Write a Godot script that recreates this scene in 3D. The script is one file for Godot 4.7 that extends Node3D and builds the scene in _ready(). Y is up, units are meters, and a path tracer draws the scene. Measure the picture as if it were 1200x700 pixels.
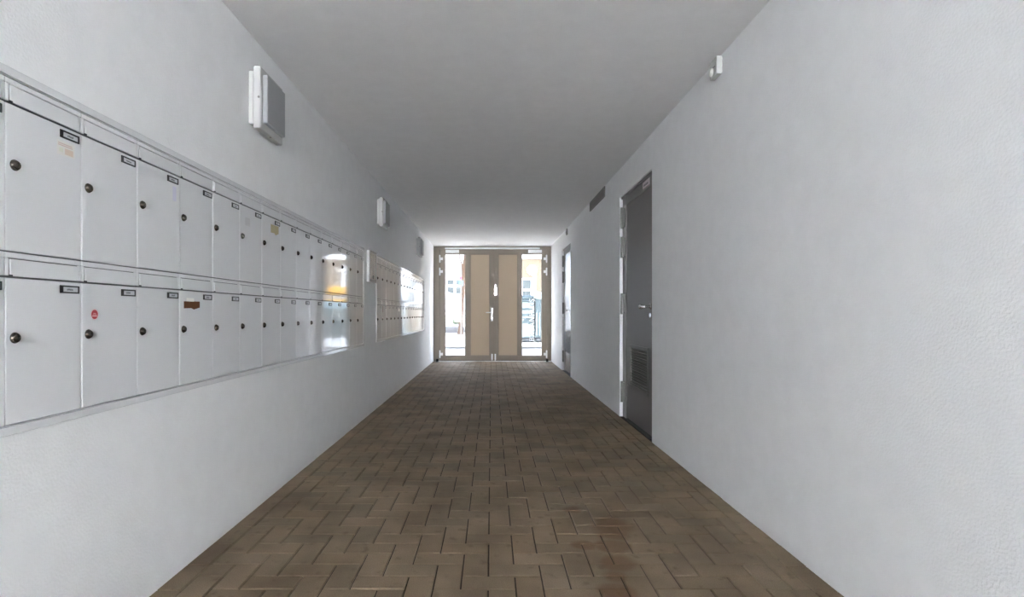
extends Node3D
# A passage through a house: mailboxes on one side, a glazed double door to the street at the end.
# x to the right, y up, the passage runs along -z; d (depth) = -z, metres.

const F := 655.0                      # focal length in pixels of the 1200 x 700 frame
const WL := -1.2135                   # wall planes
const WR := 1.25
const CH := 2.406                     # ceiling height
const DEND := 11.7                    # depth of the street door
const DBACK := -6.0                   # where the passage opens to the yard behind the camera
const PI2 := PI * 2.0

var rng := RandomNumberGenerator.new()
var taken := {}
var M := {}


# ------------------------------------------------------------------ naming helpers
func numbered(called: String) -> String:
	if not taken.has(called):
		taken[called] = 0
		return called
	taken[called] += 1
	return "%s_%03d" % [called, taken[called]]


func tag(o: Node, label := "", category := "", group := "", kind := "") -> Node:
	if label: o.set_meta("label", label)
	if category: o.set_meta("category", category)
	if group: o.set_meta("group", group)
	if kind: o.set_meta("kind", kind)
	return o


func base(called: String, at := Vector3.ZERO, turn := 0.0) -> Node3D:
	var o := Node3D.new()
	o.name = numbered(called)
	add_child(o)
	o.position = at
	o.rotation.y = turn
	return o


func put(called: String, mesh: Mesh, mat: Material, parent: Node = null, at := Vector3.ZERO) -> MeshInstance3D:
	var o := MeshInstance3D.new()
	o.mesh = mesh
	o.material_override = mat
	o.cast_shadow = GeometryInstance3D.SHADOW_CASTING_SETTING_ON
	if parent == null:
		o.name = numbered(called)
		add_child(o)
	else:
		o.name = called
		parent.add_child(o, true)
	o.position = at
	return o


func piece(called: String, st: SurfaceTool, mat: Material, parent: Node = null, at := Vector3.ZERO) -> MeshInstance3D:
	return put(called, st.commit(), mat, parent, at)


# ------------------------------------------------------------------ shape helpers
func mb() -> SurfaceTool:
	var st := SurfaceTool.new()
	st.begin(Mesh.PRIMITIVE_TRIANGLES)
	return st


func tri(st: SurfaceTool, a: Vector3, b: Vector3, c: Vector3, n: Vector3) -> void:
	# clockwise seen from the side that n points to
	if (b - a).cross(c - a).dot(n) > 0.0:
		var t := b
		b = c
		c = t
	for v in [a, b, c]:
		st.set_normal(n)
		st.add_vertex(v)


func face(st: SurfaceTool, a: Vector3, b: Vector3, c: Vector3, d: Vector3, away := Vector3.INF) -> void:
	var n := (c - a).cross(d - b)
	if n.length() < 1e-12:
		return
	n = n.normalized()
	if away != Vector3.INF and n.dot((a + b + c + d) / 4.0 - away) < 0.0:
		n = -n
	tri(st, a, b, c, n)
	tri(st, a, c, d, n)


func uvquad(st: SurfaceTool, a: Vector3, b: Vector3, c: Vector3, d: Vector3, n: Vector3) -> void:
	# a = upper left, b = upper right, c = lower right, d = lower left of the picture
	var vs := [a, b, c, d]
	var us := [Vector2(0, 0), Vector2(1, 0), Vector2(1, 1), Vector2(0, 1)]
	var order := [0, 1, 2, 0, 2, 3]
	if (b - a).cross(c - a).dot(n) > 0.0:
		order = [0, 2, 1, 0, 3, 2]
	for k in order:
		st.set_normal(n)
		st.set_uv(us[k])
		st.add_vertex(vs[k])


func xbox(st: SurfaceTool, lo: Vector3, hi: Vector3, t := Transform3D()) -> void:
	bbox(st, lo, hi, 0.0, t)


func bbox(st: SurfaceTool, lo: Vector3, hi: Vector3, bev := 0.002, t := Transform3D()) -> void:
	# a box with chamfered edges
	var a := Vector3(minf(lo.x, hi.x), minf(lo.y, hi.y), minf(lo.z, hi.z))
	var b := Vector3(maxf(lo.x, hi.x), maxf(lo.y, hi.y), maxf(lo.z, hi.z))
	var c := (a + b) / 2.0
	var h := (b - a) / 2.0
	var e := minf(bev, minf(h.x, minf(h.y, h.z)) * 0.49)
	var mid := t * c
	for axis in 3:
		var u := (axis + 1) % 3
		var v := (axis + 2) % 3
		for s in [-1.0, 1.0]:
			var q := []
			for k in [[-1, -1], [1, -1], [1, 1], [-1, 1]]:
				var p := Vector3.ZERO
				p[axis] = s * h[axis]
				p[u] = k[0] * (h[u] - e)
				p[v] = k[1] * (h[v] - e)
				q.append(t * (c + p))
			face(st, q[0], q[1], q[2], q[3], mid)
		if e <= 0.0:
			continue
		for s in [-1.0, 1.0]:
			for r in [-1.0, 1.0]:
				var q := []
				for k in [[-1, 0], [1, 0], [1, 1], [-1, 1]]:
					var p := Vector3.ZERO
					p[axis] = k[0] * (h[axis] - e)
					p[u] = s * (h[u] - (e if k[1] == 1 else 0.0))
					p[v] = r * (h[v] - (0.0 if k[1] == 1 else e))
					q.append(t * (c + p))
				face(st, q[0], q[1], q[2], q[3], mid)
	if e > 0.0:
		for s in [-1.0, 1.0]:
			for r in [-1.0, 1.0]:
				for w in [-1.0, 1.0]:
					var k := Vector3(s, r, w)
					var p0 := c + Vector3(k.x * h.x, k.y * (h.y - e), k.z * (h.z - e))
					var p1 := c + Vector3(k.x * (h.x - e), k.y * h.y, k.z * (h.z - e))
					var p2 := c + Vector3(k.x * (h.x - e), k.y * (h.y - e), k.z * h.z)
					tri(st, t * p0, t * p1, t * p2, (t.basis * k).normalized())


func frame_for(axis: Vector3) -> Basis:
	var y := axis.normalized()
	var x := y.cross(Vector3.UP if absf(y.y) < 0.9 else Vector3.RIGHT).normalized()
	return Basis(x, y, x.cross(y))


func lathe(st: SurfaceTool, at: Vector3, axis: Vector3, profile: Array, n := 16) -> void:
	# profile: [radius, height along the axis] pairs; smooth around, flat along
	var b := frame_for(axis)
	for k in profile.size() - 1:
		var r0: float = profile[k][0]
		var h0: float = profile[k][1]
		var r1: float = profile[k + 1][0]
		var h1: float = profile[k + 1][1]
		var slope := Vector2(h1 - h0, r0 - r1)
		if slope.length() < 1e-9:
			continue
		slope = slope.normalized()
		for i in n:
			var a0 := PI2 * i / n
			var a1 := PI2 * (i + 1) / n
			var e0 := b.x * cos(a0) + b.z * sin(a0)
			var e1 := b.x * cos(a1) + b.z * sin(a1)
			var q := [at + e0 * r0 + b.y * h0, at + e1 * r0 + b.y * h0, at + e1 * r1 + b.y * h1, at + e0 * r1 + b.y * h1]
			var ns := [e0 * slope.x + b.y * slope.y, e1 * slope.x + b.y * slope.y, e1 * slope.x + b.y * slope.y, e0 * slope.x + b.y * slope.y]
			for t3 in [[0, 1, 2], [0, 2, 3]]:
				var va: Vector3 = q[t3[0]]
				var vb: Vector3 = q[t3[1]]
				var vc: Vector3 = q[t3[2]]
				var cr := (vb - va).cross(vc - va)
				if cr.length() < 1e-12:
					continue
				var o3: Array = t3
				if cr.dot(ns[0] + ns[1]) > 0.0:
					o3 = [t3[0], t3[2], t3[1]]
				for m in o3:
					st.set_normal(ns[m])
					st.add_vertex(q[m])


func rod(st: SurfaceTool, a: Vector3, b: Vector3, r0: float, r1 := -1.0, n := 10) -> void:
	if r1 < 0.0: r1 = r0
	var l := a.distance_to(b)
	lathe(st, a, b - a, [[0.0, 0.0], [r0, 0.0], [r1, l], [0.0, l]], n)


# ------------------------------------------------------------------ materials
func noise(freq: float, seed_: int, octaves := 3) -> FastNoiseLite:
	var f := FastNoiseLite.new()
	f.noise_type = FastNoiseLite.TYPE_SIMPLEX_SMOOTH
	f.frequency = freq
	f.seed = seed_
	f.fractal_octaves = octaves
	return f


func noise_tex(freq: float, seed_: int, lo: Color, hi: Color, size := 512, octaves := 3) -> NoiseTexture2D:
	var t := NoiseTexture2D.new()
	t.width = size
	t.height = size
	t.seamless = true
	t.noise = noise(freq, seed_, octaves)
	var g := Gradient.new()
	g.colors = PackedColorArray([lo, hi])
	g.offsets = PackedFloat32Array([0.0, 1.0])
	t.color_ramp = g
	return t


func mat(c: Color, rough := 0.6, metal := 0.0, spec := 0.5) -> StandardMaterial3D:
	var m := StandardMaterial3D.new()
	m.albedo_color = c
	m.roughness = rough
	m.metallic = metal
	m.metallic_specular = spec
	return m


func rgb8(r: int, g: int, b: int) -> Color:
	return Color(r / 255.0, g / 255.0, b / 255.0)


func rough_mat(c: Color, tex: Texture2D, height: Texture2D, scale_: float, relief: float, rough := 0.9) -> StandardMaterial3D:
	var m := mat(c, rough, 0.0, 0.3)
	m.albedo_texture = tex
	m.uv1_triplanar = true
	m.uv1_world_triplanar = true
	m.uv1_scale = Vector3.ONE * scale_
	if height and relief > 0.0:
		m.heightmap_enabled = true
		m.heightmap_texture = height
		m.heightmap_scale = relief
	return m


func make_materials() -> void:
	var plaster := noise_tex(0.012, 3, rgb8(250, 250, 250), rgb8(255, 255, 255), 512, 4)
	var stucco := noise_tex(0.09, 5, Color.BLACK, Color.WHITE, 1024, 3)
	M.wall = rough_mat(rgb8(243, 243, 243), plaster, stucco, 0.9, 0.07, 0.92)
	M.ceiling = rough_mat(rgb8(240, 239, 238), plaster, stucco, 0.9, 0.08, 0.95)
	M.facade = rough_mat(rgb8(238, 238, 236), plaster, null, 0.5, 0.0)
	var grain := noise_tex(0.16, 11, rgb8(205, 203, 200), rgb8(255, 255, 255), 512, 4)
	M.sand = rough_mat(rgb8(62, 52, 42), grain, null, 2.0, 0.0)
	M.paver = rough_mat(rgb8(161, 142, 119), grain, grain, 2.2, 0.10, 0.78)
	M.paver.vertex_color_use_as_albedo = true
	M.paver.detail_enabled = true
	M.paver.detail_blend_mode = BaseMaterial3D.BLEND_MODE_MUL
	M.paver.detail_uv_layer = BaseMaterial3D.DETAIL_UV_2
	M.paver.detail_albedo = stain_texture()
	# coated sheet steel of the mailboxes: smooth, slightly uneven
	M.box_paint = mat(rgb8(226, 226, 227), 0.06, 0.0, 0.5)
	M.box_body_shade = mat(rgb8(96, 96, 98), 0.6)  # same paint inside, darkened: shade of the gaps put into the colour
	M.lock = mat(rgb8(84, 77, 70), 0.25, 0.9)
	M.keyhole = mat(rgb8(14, 13, 12), 0.6)
	M.black = mat(rgb8(34, 34, 36), 0.45)
	M.rubber = mat(rgb8(20, 20, 21), 0.8)
	M.white_plastic = mat(rgb8(198, 197, 194), 0.5)
	M.lamp_white = mat(rgb8(182, 181, 179), 0.45)
	M.lamp_front = mat(rgb8(158, 158, 160), 0.45)
	M.steel = mat(rgb8(205, 203, 200), 0.2, 0.95)
	M.dull_steel = mat(rgb8(120, 118, 114), 0.45, 0.6)
	M.grey_door = mat(rgb8(126, 122, 119), 0.5, 0.0, 0.3)
	M.glossy_door = mat(rgb8(140, 137, 134), 0.25, 0.0, 0.5)
	M.grey_frame = mat(rgb8(130, 127, 122), 0.42, 0.0, 0.4)
	M.taupe = mat(rgb8(145, 134, 121), 0.5, 0.0, 0.4)
	M.taupe_dark = mat(rgb8(88, 80, 72), 0.5)
	M.white_metal = mat(rgb8(240, 240, 240), 0.3)
	M.chrome = mat(rgb8(238, 238, 238), 0.06, 1.0)
	M.alu = mat(rgb8(214, 214, 214), 0.35, 0.3)
	var weave := noise_tex(0.3, 21, rgb8(214, 208, 200), rgb8(255, 255, 255), 256, 2)
	M.panel = rough_mat(rgb8(209, 191, 169), weave, null, 3.0, 0.0, 0.7)
	M.panel.backlight_enabled = true
	M.panel.backlight = Color(0.22, 0.22, 0.21)
	M.glass = mat(Color(0.95, 0.98, 0.97, 0.05), 0.02)
	M.glass.transparency = BaseMaterial3D.TRANSPARENCY_ALPHA
	M.pane = mat(rgb8(42, 50, 48), 0.5)
	M.lettering = mat(rgb8(245, 245, 245), 0.6)
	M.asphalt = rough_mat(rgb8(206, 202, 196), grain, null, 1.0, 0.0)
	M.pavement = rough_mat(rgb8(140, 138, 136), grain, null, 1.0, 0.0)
	M.kerb = rough_mat(rgb8(40, 36, 32), grain, null, 1.0, 0.0)
	M.yard = rough_mat(rgb8(196, 196, 196), grain, null, 1.0, 0.0)
	M.white_house = mat(rgb8(240, 240, 238), 0.9)
	M.cream_house = rough_mat(rgb8(112, 98, 80), plaster, null, 0.5, 0.0)
	M.white_trim = mat(rgb8(244, 242, 238), 0.8)
	M.bark = rough_mat(rgb8(84, 62, 46), grain, grain, 1.5, 0.5)
	M.stone = rough_mat(rgb8(100, 96, 96), grain, null, 1.0, 0.0)
	M.leaf_a = mat(rgb8(80, 88, 34), 0.7)
	M.leaf_b = mat(rgb8(60, 74, 40), 0.7)
	for k in ["leaf_a", "leaf_b"]:
		M[k].backlight_enabled = true
		M[k].backlight = Color(0.3, 0.35, 0.1)
	M.bin_green = mat(rgb8(40, 54, 56), 0.6)
	M.bin_pale = mat(rgb8(118, 128, 126), 0.5)
	M.bin_dark = mat(rgb8(20, 23, 28), 0.6)
	M.yellow = mat(rgb8(206, 150, 20), 0.45)
	M.sign_blue = mat(rgb8(66, 104, 132), 0.5)
	M.pale_blue = mat(rgb8(110, 140, 150), 0.5)
	M.sign_red = mat(rgb8(140, 16, 56), 0.5)
	M.sticker_brown = rough_mat(rgb8(112, 66, 34), grain, null, 6.0, 0.0, 0.5)
	M.sticker_yellow = rough_mat(rgb8(198, 186, 148), grain, null, 6.0, 0.0, 0.7)
	M.sticker_lilac = mat(rgb8(205, 203, 220), 0.5)
	M.sticker_rust = mat(rgb8(120, 84, 74), 0.6)
	M.sticker_pale = mat(rgb8(238, 236, 230), 0.6)
	M.smudge = mat(rgb8(196, 195, 195), 0.5)
	for k in 4:
		M["card%d" % k] = picture(card_image(k), 0.6)
	M.red_sticker = picture(red_sticker_image(), 0.4)
	M.faded = picture(faded_image(), 0.6)
	M.door_sign = picture(door_sign_image(), 0.4)


func picture(im: Image, rough: float) -> StandardMaterial3D:
	var m := mat(Color.WHITE, rough)
	m.albedo_texture = ImageTexture.create_from_image(im)
	m.texture_repeat = false
	return m


func card_image(k: int) -> Image:
	# a name card with a short dark scribble in the middle, too small to read
	var im := Image.create(64, 18, false, Image.FORMAT_RGBA8)
	im.fill(rgb8(200, 200, 204))
	var r := RandomNumberGenerator.new()
	r.seed = 40 + k
	var x := 20 + k
	while x < 42 + k:
		var w := r.randi_range(2, 4)
		im.fill_rect(Rect2i(x, 6 + r.randi_range(0, 1), w, 6), rgb8(70, 70, 74))
		im.fill_rect(Rect2i(x + 1, 8, maxi(1, w - 2), 2), rgb8(170, 170, 174))
		x += w + 1
	return im


func red_sticker_image() -> Image:
	var im := Image.create(64, 64, false, Image.FORMAT_RGBA8)
	im.fill(rgb8(232, 205, 205))
	for y in 64:
		for x in 64:
			var q := Vector2(x - 31.5, y - 31.5).length()
			if q < 26.5:
				im.set_pixel(x, y, rgb8(176, 14, 30))
	for l in [[24, 20, 24, 4], [31, 17, 30, 4], [38, 11, 42, 6]]:
		im.fill_rect(Rect2i(l[1], l[0], l[2], l[3]), rgb8(236, 190, 192))
	for x in [22, 28, 35, 41]:
		im.fill_rect(Rect2i(x, 24, 2, 11), rgb8(176, 14, 30))
	return im


func faded_image() -> Image:
	var im := Image.create(64, 48, false, Image.FORMAT_RGBA8)
	im.fill(rgb8(222, 219, 214))
	for l in [[8, 4, 50], [14, 4, 52]]:
		im.fill_rect(Rect2i(l[1], l[0], l[2], 3), rgb8(206, 178, 168))
	im.fill_rect(Rect2i(28, 22, 30, 20), rgb8(216, 196, 180))
	im.fill_rect(Rect2i(8, 24, 14, 14), rgb8(216, 216, 200))
	return im


func door_sign_image() -> Image:
	var im := Image.create(64, 32, false, Image.FORMAT_RGBA8)
	im.fill(rgb8(226, 214, 216))
	var x := 10
	for w in [5, 4, 5, 3, 5, 4, 5, 3]:
		im.fill_rect(Rect2i(x, 12, w - 1, 8), rgb8(72, 60, 64))
		x += w + 1
	im.fill_rect(Rect2i(0, 28, 64, 4), rgb8(150, 120, 116))
	return im


func stain_texture() -> ImageTexture:
	# the whole floor seen from above: u = across (-1.25 .. 1.25 m), v = depth (1 .. 12 m); white = clean
	var w := 256
	var h := 1024
	var n := noise(0.035, 77, 4)
	var n2 := noise(0.14, 78, 2)
	var im := Image.create(w, h, false, Image.FORMAT_RGBA8)
	var rust := [Vector3(0.57, 2.68, 0.10), Vector3(0.56, 2.62, 0.12), Vector3(0.55, 2.54, 0.09), Vector3(0.52, 2.40, 0.07), Vector3(0.49, 2.22, 0.09), Vector3(0.47, 2.12, 0.07), Vector3(0.45, 2.0, 0.09), Vector3(0.43, 1.9, 0.09), Vector3(0.41, 2.83, 0.06), Vector3(0.38, 2.40, 0.05)]
	for y in h:
		for x in w:
			var p := Vector2(-1.25 + 2.5 * x / w, 1.0 + 11.0 * y / h)
			var a := n.get_noise_2d(p.x * 60.0, p.y * 60.0)
			var b := n2.get_noise_2d(p.x * 90.0, p.y * 90.0)
			var c := Color(0.97, 0.97, 0.97).lerp(Color(0.80, 0.79, 0.78), clampf(0.35 + a * 0.9, 0.0, 1.0))
			if b > 0.5:
				c = c.lerp(Color(0.70, 0.67, 0.64), clampf((b - 0.5) * 2.5, 0.0, 0.5))
			var q := 0.0
			for s in rust:
				q = maxf(q, 1.0 - (p.distance_to(Vector2(s.x, s.y)) + a * 0.06) / s.z)
			if q > 0.0:
				c = c.lerp(Color(0.74, 0.62, 0.53), clampf(q * 1.4, 0.0, 0.45))
			im.set_pixel(x, y, c)
	return ImageTexture.create_from_image(im)


# ------------------------------------------------------------------ the picture: camera, sky, sun
func picture_setup() -> void:
	var cam := Camera3D.new()
	cam.name = "camera"
	cam.projection = Camera3D.PROJECTION_FRUSTUM
	cam.near = 0.05
	cam.far = 300.0
	cam.size = 700.0 / F * 0.05
	cam.frustum_offset = Vector2(24.0, 17.5) / F * 0.05
	cam.position = Vector3(0, 1.0, 0)
	add_child(cam)
	cam.current = true
	var sky := ProceduralSkyMaterial.new()
	sky.sky_top_color = Color(0.78, 0.86, 0.97)
	sky.sky_horizon_color = Color(0.97, 0.98, 1.0)
	sky.ground_bottom_color = Color(0.5, 0.49, 0.47)
	sky.ground_horizon_color = Color(0.8, 0.8, 0.8)
	sky.sky_curve = 0.2
	sky.sky_energy_multiplier = 1.5
	sky.ground_energy_multiplier = 1.0
	sky.sun_angle_max = 20.0
	var env := Environment.new()
	env.background_mode = Environment.BG_SKY
	env.sky = Sky.new()
	env.sky.sky_material = sky
	env.tonemap_mode = Environment.TONE_MAPPER_LINEAR
	env.tonemap_exposure = 6.3
	env.sdfgi_enabled = true
	env.ssao_enabled = true
	env.ssil_enabled = true
	var we := WorldEnvironment.new()
	we.name = "environment"
	we.environment = env
	add_child(we)
	var sun := DirectionalLight3D.new()
	sun.name = "sun"
	sun.light_color = Color(0.95, 0.97, 1.0)
	sun.light_energy = 20.0
	sun.light_angular_distance = 0.6
	sun.shadow_enabled = true
	add_child(sun)
	sun.look_at_from_position(Vector3(-6.0, 7.5, -0.8), Vector3.ZERO)


# ------------------------------------------------------------------ the setting
func structure(called: String, st: SurfaceTool, m: Material, label: String, category: String) -> MeshInstance3D:
	var o := piece(called, st, m)
	tag(o, label, category, "", "structure")
	return o


func build_shell() -> void:
	var w := 7.0                       # the house goes on to both sides
	var top := 12.0
	var dn := DEND + 0.14
	# left wall
	var st := mb()
	var back := WL - 0.012             # the mailbox banks are let into the plaster
	var low: float = ROW_TOP[1] - CELL - 0.001
	var high: float = ROW_TOP[0] + 0.001
	xbox(st, Vector3(WL - w, -0.3, -dn), Vector3(back, CH, -DBACK))
	xbox(st, Vector3(back, -0.3, -dn), Vector3(WL, low, -DBACK))
	xbox(st, Vector3(back, high, -dn), Vector3(WL, CH, -DBACK))
	var z := DBACK
	for b in BANKS:
		xbox(st, Vector3(back, low, -b[0] + 0.001), Vector3(WL, high, -z))
		z = b[0] + b[1] * PITCH + 0.001
	xbox(st, Vector3(back, low, -dn), Vector3(WL, high, -z))
	structure("wall_left", st, M.wall, "long white plastered wall that carries the two mailbox banks and the lamps", "wall")
	# right wall with two shallow door niches
	st = mb()
	var x1 := WR + w
	var deep := WR + 0.06
	var cuts := [[4.355, 5.447], [8.84, 9.90]]
	var at := DBACK
	for c in cuts:
		xbox(st, Vector3(WR, -0.3, -at), Vector3(x1, CH, -c[0]))
		xbox(st, Vector3(deep, -0.3, -c[0]), Vector3(x1, CH, -c[1]))
		xbox(st, Vector3(WR, 2.13, -c[0]), Vector3(deep, CH, -c[1]))
		at = c[1]
	xbox(st, Vector3(WR, -0.3, -at), Vector3(x1, CH, -dn))
	structure("wall_right", st, M.wall, "long white plastered wall with the two grey service doors", "wall")
	# ceiling, and the storeys above
	st = mb()
	xbox(st, Vector3(WL - w, CH, -dn), Vector3(WR + w, top, -DBACK))
	structure("ceiling", st, M.ceiling, "flat white plastered ceiling over the passage", "ceiling")
	# floor: sand bed, pavers on it
	st = mb()
	xbox(st, Vector3(WL, -0.3, -dn), Vector3(WR, -0.008, -DBACK))
	xbox(st, Vector3(WR, -0.3, -5.447), Vector3(deep, -0.004, -4.355))
	xbox(st, Vector3(WR, -0.3, -9.90), Vector3(deep, -0.004, -8.84))
	var floor_ := structure("floor", st, M.sand, "floor of brown concrete pavers laid in a herringbone pattern", "floor")
	build_pavers(floor_)
	# unseen yard behind the camera, added as a source of daylight
	st = mb()
	xbox(st, Vector3(-12, -0.3, -DBACK), Vector3(12, -0.01, -DBACK + 14.0))
	structure("ground", st, M.yard, "unseen grey paved yard at the open end of the passage", "ground")
	st = mb()
	xbox(st, Vector3(-12, -0.3, -DBACK + 14.0), Vector3(12, 9.0, -DBACK + 14.4))
	xbox(st, Vector3(6.5, -0.3, -DBACK + 1.5), Vector3(12, 9.0, -DBACK + 13.99))  # pale walls out of view, added to bounce sunlight into the passage
	structure("added_bounce_walls", st, M.facade, "unseen pale walls added round the yard to bounce daylight in", "wall")


func paver_mesh(st: SurfaceTool, x0: float, x1: float, d0: float, d1: float, off: Vector3, shade: Color, lift: float, tilt: Vector2) -> void:
	# top face with a chamfer and short sides; UV2 = place on the floor
	var g := 0.0032
	var e := 0.0022
	var lo := Vector2(x0 + g, d0 + g)
	var hi := Vector2(x1 - g, d1 - g)
	var mid := (lo + hi) / 2.0
	var ring := []
	for k in [[e, 0.0], [0.0, -e], [0.0, -0.03]]:
		var r := []
		for s in [[0, 0], [1, 0], [1, 1], [0, 1]]:
			var p := Vector2(hi.x - k[0] if s[0] else lo.x + k[0], hi.y - k[0] if s[1] else lo.y + k[0])
			var y: float = k[1] + lift + (p.x - mid.x) * tilt.x + (p.y - mid.y) * tilt.y
			r.append(Vector3(p.x, y, -p.y))
		ring.append(r)
	var quads := [[ring[0][0], ring[0][1], ring[0][2], ring[0][3]]]
	for k in 2:
		for i in 4:
			var j := (i + 1) % 4
			quads.append([ring[k][i], ring[k][j], ring[k + 1][j], ring[k + 1][i]])
	var centre := Vector3(mid.x, -0.015, -mid.y)
	for q in quads:
		var n: Vector3 = (q[2] - q[0]).cross(q[3] - q[1]).normalized()
		if n.dot((q[0] + q[2]) / 2.0 - centre) < 0.0:
			n = -n
		for t3 in [[0, 1, 2], [0, 2, 3]]:
			var o3: Array = t3
			if (q[t3[1]] - q[t3[0]]).cross(q[t3[2]] - q[t3[0]]).dot(n) > 0.0:
				o3 = [t3[0], t3[2], t3[1]]
			for m in o3:
				var v: Vector3 = q[m]
				st.set_color(shade)
				st.set_normal(n)
				st.set_uv2(Vector2((v.x + 1.25) / 2.5, (-v.z - 1.0) / 11.0))
				st.add_vertex(v - off)


func build_pavers(floor_: Node3D) -> void:
	var p := 0.1007
	var u0 := -0.5155
	var d0 := 2.0285
	var left := -1.1215
	var right := 1.163
	var last := DEND - 0.10
	var rects := []
	for r in range(int(floor((DBACK - d0) / p)) - 2, int(ceil((last - d0) / p)) + 1):
		for u in range(-10, 20):
			var o := posmod(u - r, 4)
			var x0 := u0 + u * p
			var y0 := d0 + r * p
			var q := []
			if o == 0:
				q = [x0, x0 + 2 * p, y0, y0 + p]
			elif o == 3:
				q = [x0, x0 + p, y0, y0 + 2 * p]
			else:
				continue
			q[0] = maxf(q[0], left); q[1] = minf(q[1], right)
			q[2] = maxf(q[2], DBACK + 0.002); q[3] = minf(q[3], last)
			if q[1] - q[0] > 0.012 and q[3] - q[2] > 0.012:
				rects.append(q)
	for side in 2:
		var y := d0 - 0.009 - 16 * 2 * p if side == 0 else d0 - 0.02 - 16 * 2 * p
		while y < last:
			var a := maxf(y, DBACK + 0.002)
			var b := minf(y + 2 * p, last)
			if b - a > 0.02:
				rects.append([WL + 0.001, left, a, b] if side == 0 else [right, WR - 0.001, a, b])
			y += 2 * p
	rects.sort_custom(func(a, b): return a[2] < b[2] if not is_equal_approx(a[2], b[2]) else a[0] < b[0])
	var single := 0
	var rest := mb()
	for q in rects:
		var t := rng.randf_range(0.86, 1.10)
		var warm := rng.randf_range(-0.03, 0.03)
		var c := Color(t * (1.0 + warm), t, t * (1.0 - warm))
		var lift := rng.randf_range(-0.0012, 0.0012)
		var tilt := Vector2(rng.randf_range(-0.006, 0.006), rng.randf_range(-0.006, 0.006))
		# is a corner of it inside the picture?
		var near_x := 0.0 if q[0] * q[1] < 0 else minf(absf(q[0]), absf(q[1])) * signf(q[0])
		var px: float = 576.0 + near_x * F / maxf(q[3], 0.1)
		var py: float = 367.5 + F / maxf(q[3], 0.1)
		if q[3] > 0.1 and py < 699.0 and px > 0.0 and px < 1200.0 and single < 299:
			single += 1
			var mid := Vector3((q[0] + q[1]) / 2.0, 0.0, -(q[2] + q[3]) / 2.0)
			var st := mb()
			paver_mesh(st, q[0], q[1], q[2], q[3], mid, c, lift, tilt)
			piece("paver", st, M.paver, floor_, mid)
		else:
			paver_mesh(rest, q[0], q[1], q[2], q[3], Vector3.ZERO, c, lift, tilt)
	tag(piece("paver_field", rest, M.paver, floor_), "", "", "", "stuff")


# ------------------------------------------------------------------ mailboxes
const PITCH := 0.2590
const ROW_TOP := [1.5942, 1.1559]
const CELL := 0.4383
const BANKS := [[1.391 - PITCH, 16, "nearer"], [5.901, 16, "farther"]]
const FRONT := 0.003                  # front plane ahead of the wall


func make_mailbox() -> Node3D:
	# origin: on the wall plane, at the top corner that is nearest to the camera; the box runs to -z and down
	var t := base("mailbox")
	var fx := FRONT
	var w := PITCH
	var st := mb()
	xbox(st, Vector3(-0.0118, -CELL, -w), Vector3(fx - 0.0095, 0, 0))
	piece("body", st, M.box_body_shade, t)
	# fixed strip above the door, with the letter flap on it
	st = mb()
	bbox(st, Vector3(fx - 0.0078, -0.0160, -w + 0.0012), Vector3(fx, -0.0018, -0.0012), 0.0022)
	bbox(st, Vector3(fx - 0.0078, -0.0610, -0.0120), Vector3(fx, -0.0161, -0.0012), 0.0022)
	bbox(st, Vector3(fx - 0.0078, -0.0610, -w + 0.0012), Vector3(fx, -0.0161, -w + 0.0120), 0.0022)
	piece("fascia", st, M.box_paint, t)
	st = mb()
	var tip := Transform3D(Basis(Vector3.BACK, 0.05), Vector3(fx - 0.0022, -0.0185, 0))
	bbox(st, Vector3(-0.002, -0.0435, -w + 0.0138), Vector3(0.0028, 0, -0.0138), 0.0010, tip)
	var flap := piece("letter_flap", st, M.box_paint, t)
	st = mb()
	rod(st, Vector3(fx + 0.0012, -0.0605, -0.0185), Vector3(fx + 0.0012, -0.0605, -0.0125), 0.0026, -1.0, 8)
	piece("hinge_pin", st, M.black, flap)
	# door
	st = mb()
	bbox(st, Vector3(-0.0078, -CELL + 0.0018, -w + 0.0012), Vector3(0, -0.0664, -0.0012), 0.0022)
	piece("door", st, M.box_paint, t, Vector3(fx, 0, 0))
	# name plate: black holder with a card
	st = mb()
	var a := Vector3(fx, -0.0985, -w + 0.012)
	var b := Vector3(fx + 0.0032, -0.0765, -w + 0.083)
	xbox(st, Vector3(a.x, a.y, a.z), Vector3(b.x, a.y + 0.0042, b.z))
	xbox(st, Vector3(a.x, b.y - 0.0042, a.z), Vector3(b.x, b.y, b.z))
	for z in [a.z, b.z - 0.0045]:
		xbox(st, Vector3(a.x, a.y, z), Vector3(b.x, b.y, z + 0.0045))
	xbox(st, Vector3(a.x, a.y, b.z - 0.0095), Vector3(b.x, b.y, b.z - 0.0068))
	var plate := piece("name_plate", st, M.black, t)
	st = mb()
	var cx := fx + 0.0016
	uvquad(st, Vector3(cx, b.y - 0.004, b.z - 0.004), Vector3(cx, b.y - 0.004, a.z + 0.004), Vector3(cx, a.y + 0.004, a.z + 0.004), Vector3(cx, a.y + 0.004, b.z - 0.004), Vector3.RIGHT)
	piece("name_card", st, M.card0, plate)
	# lock
	st = mb()
	var lc := Vector3(fx, -0.218, -0.0275)
	lathe(st, lc, Vector3.RIGHT, [[0.0142, 0.0], [0.0142, 0.0022], [0.0128, 0.0040], [0.0118, 0.0066], [0.0092, 0.0092], [0.0054, 0.0106], [0.0, 0.0110]], 20)
	var lock := piece("lock", st, M.lock, t)
	st = mb()
	xbox(st, lc + Vector3(0.0098, -0.0062, -0.0011), lc + Vector3(0.0114, 0.0062, 0.0011))
	piece("keyhole", st, M.keyhole, lock)
	return t


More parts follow.
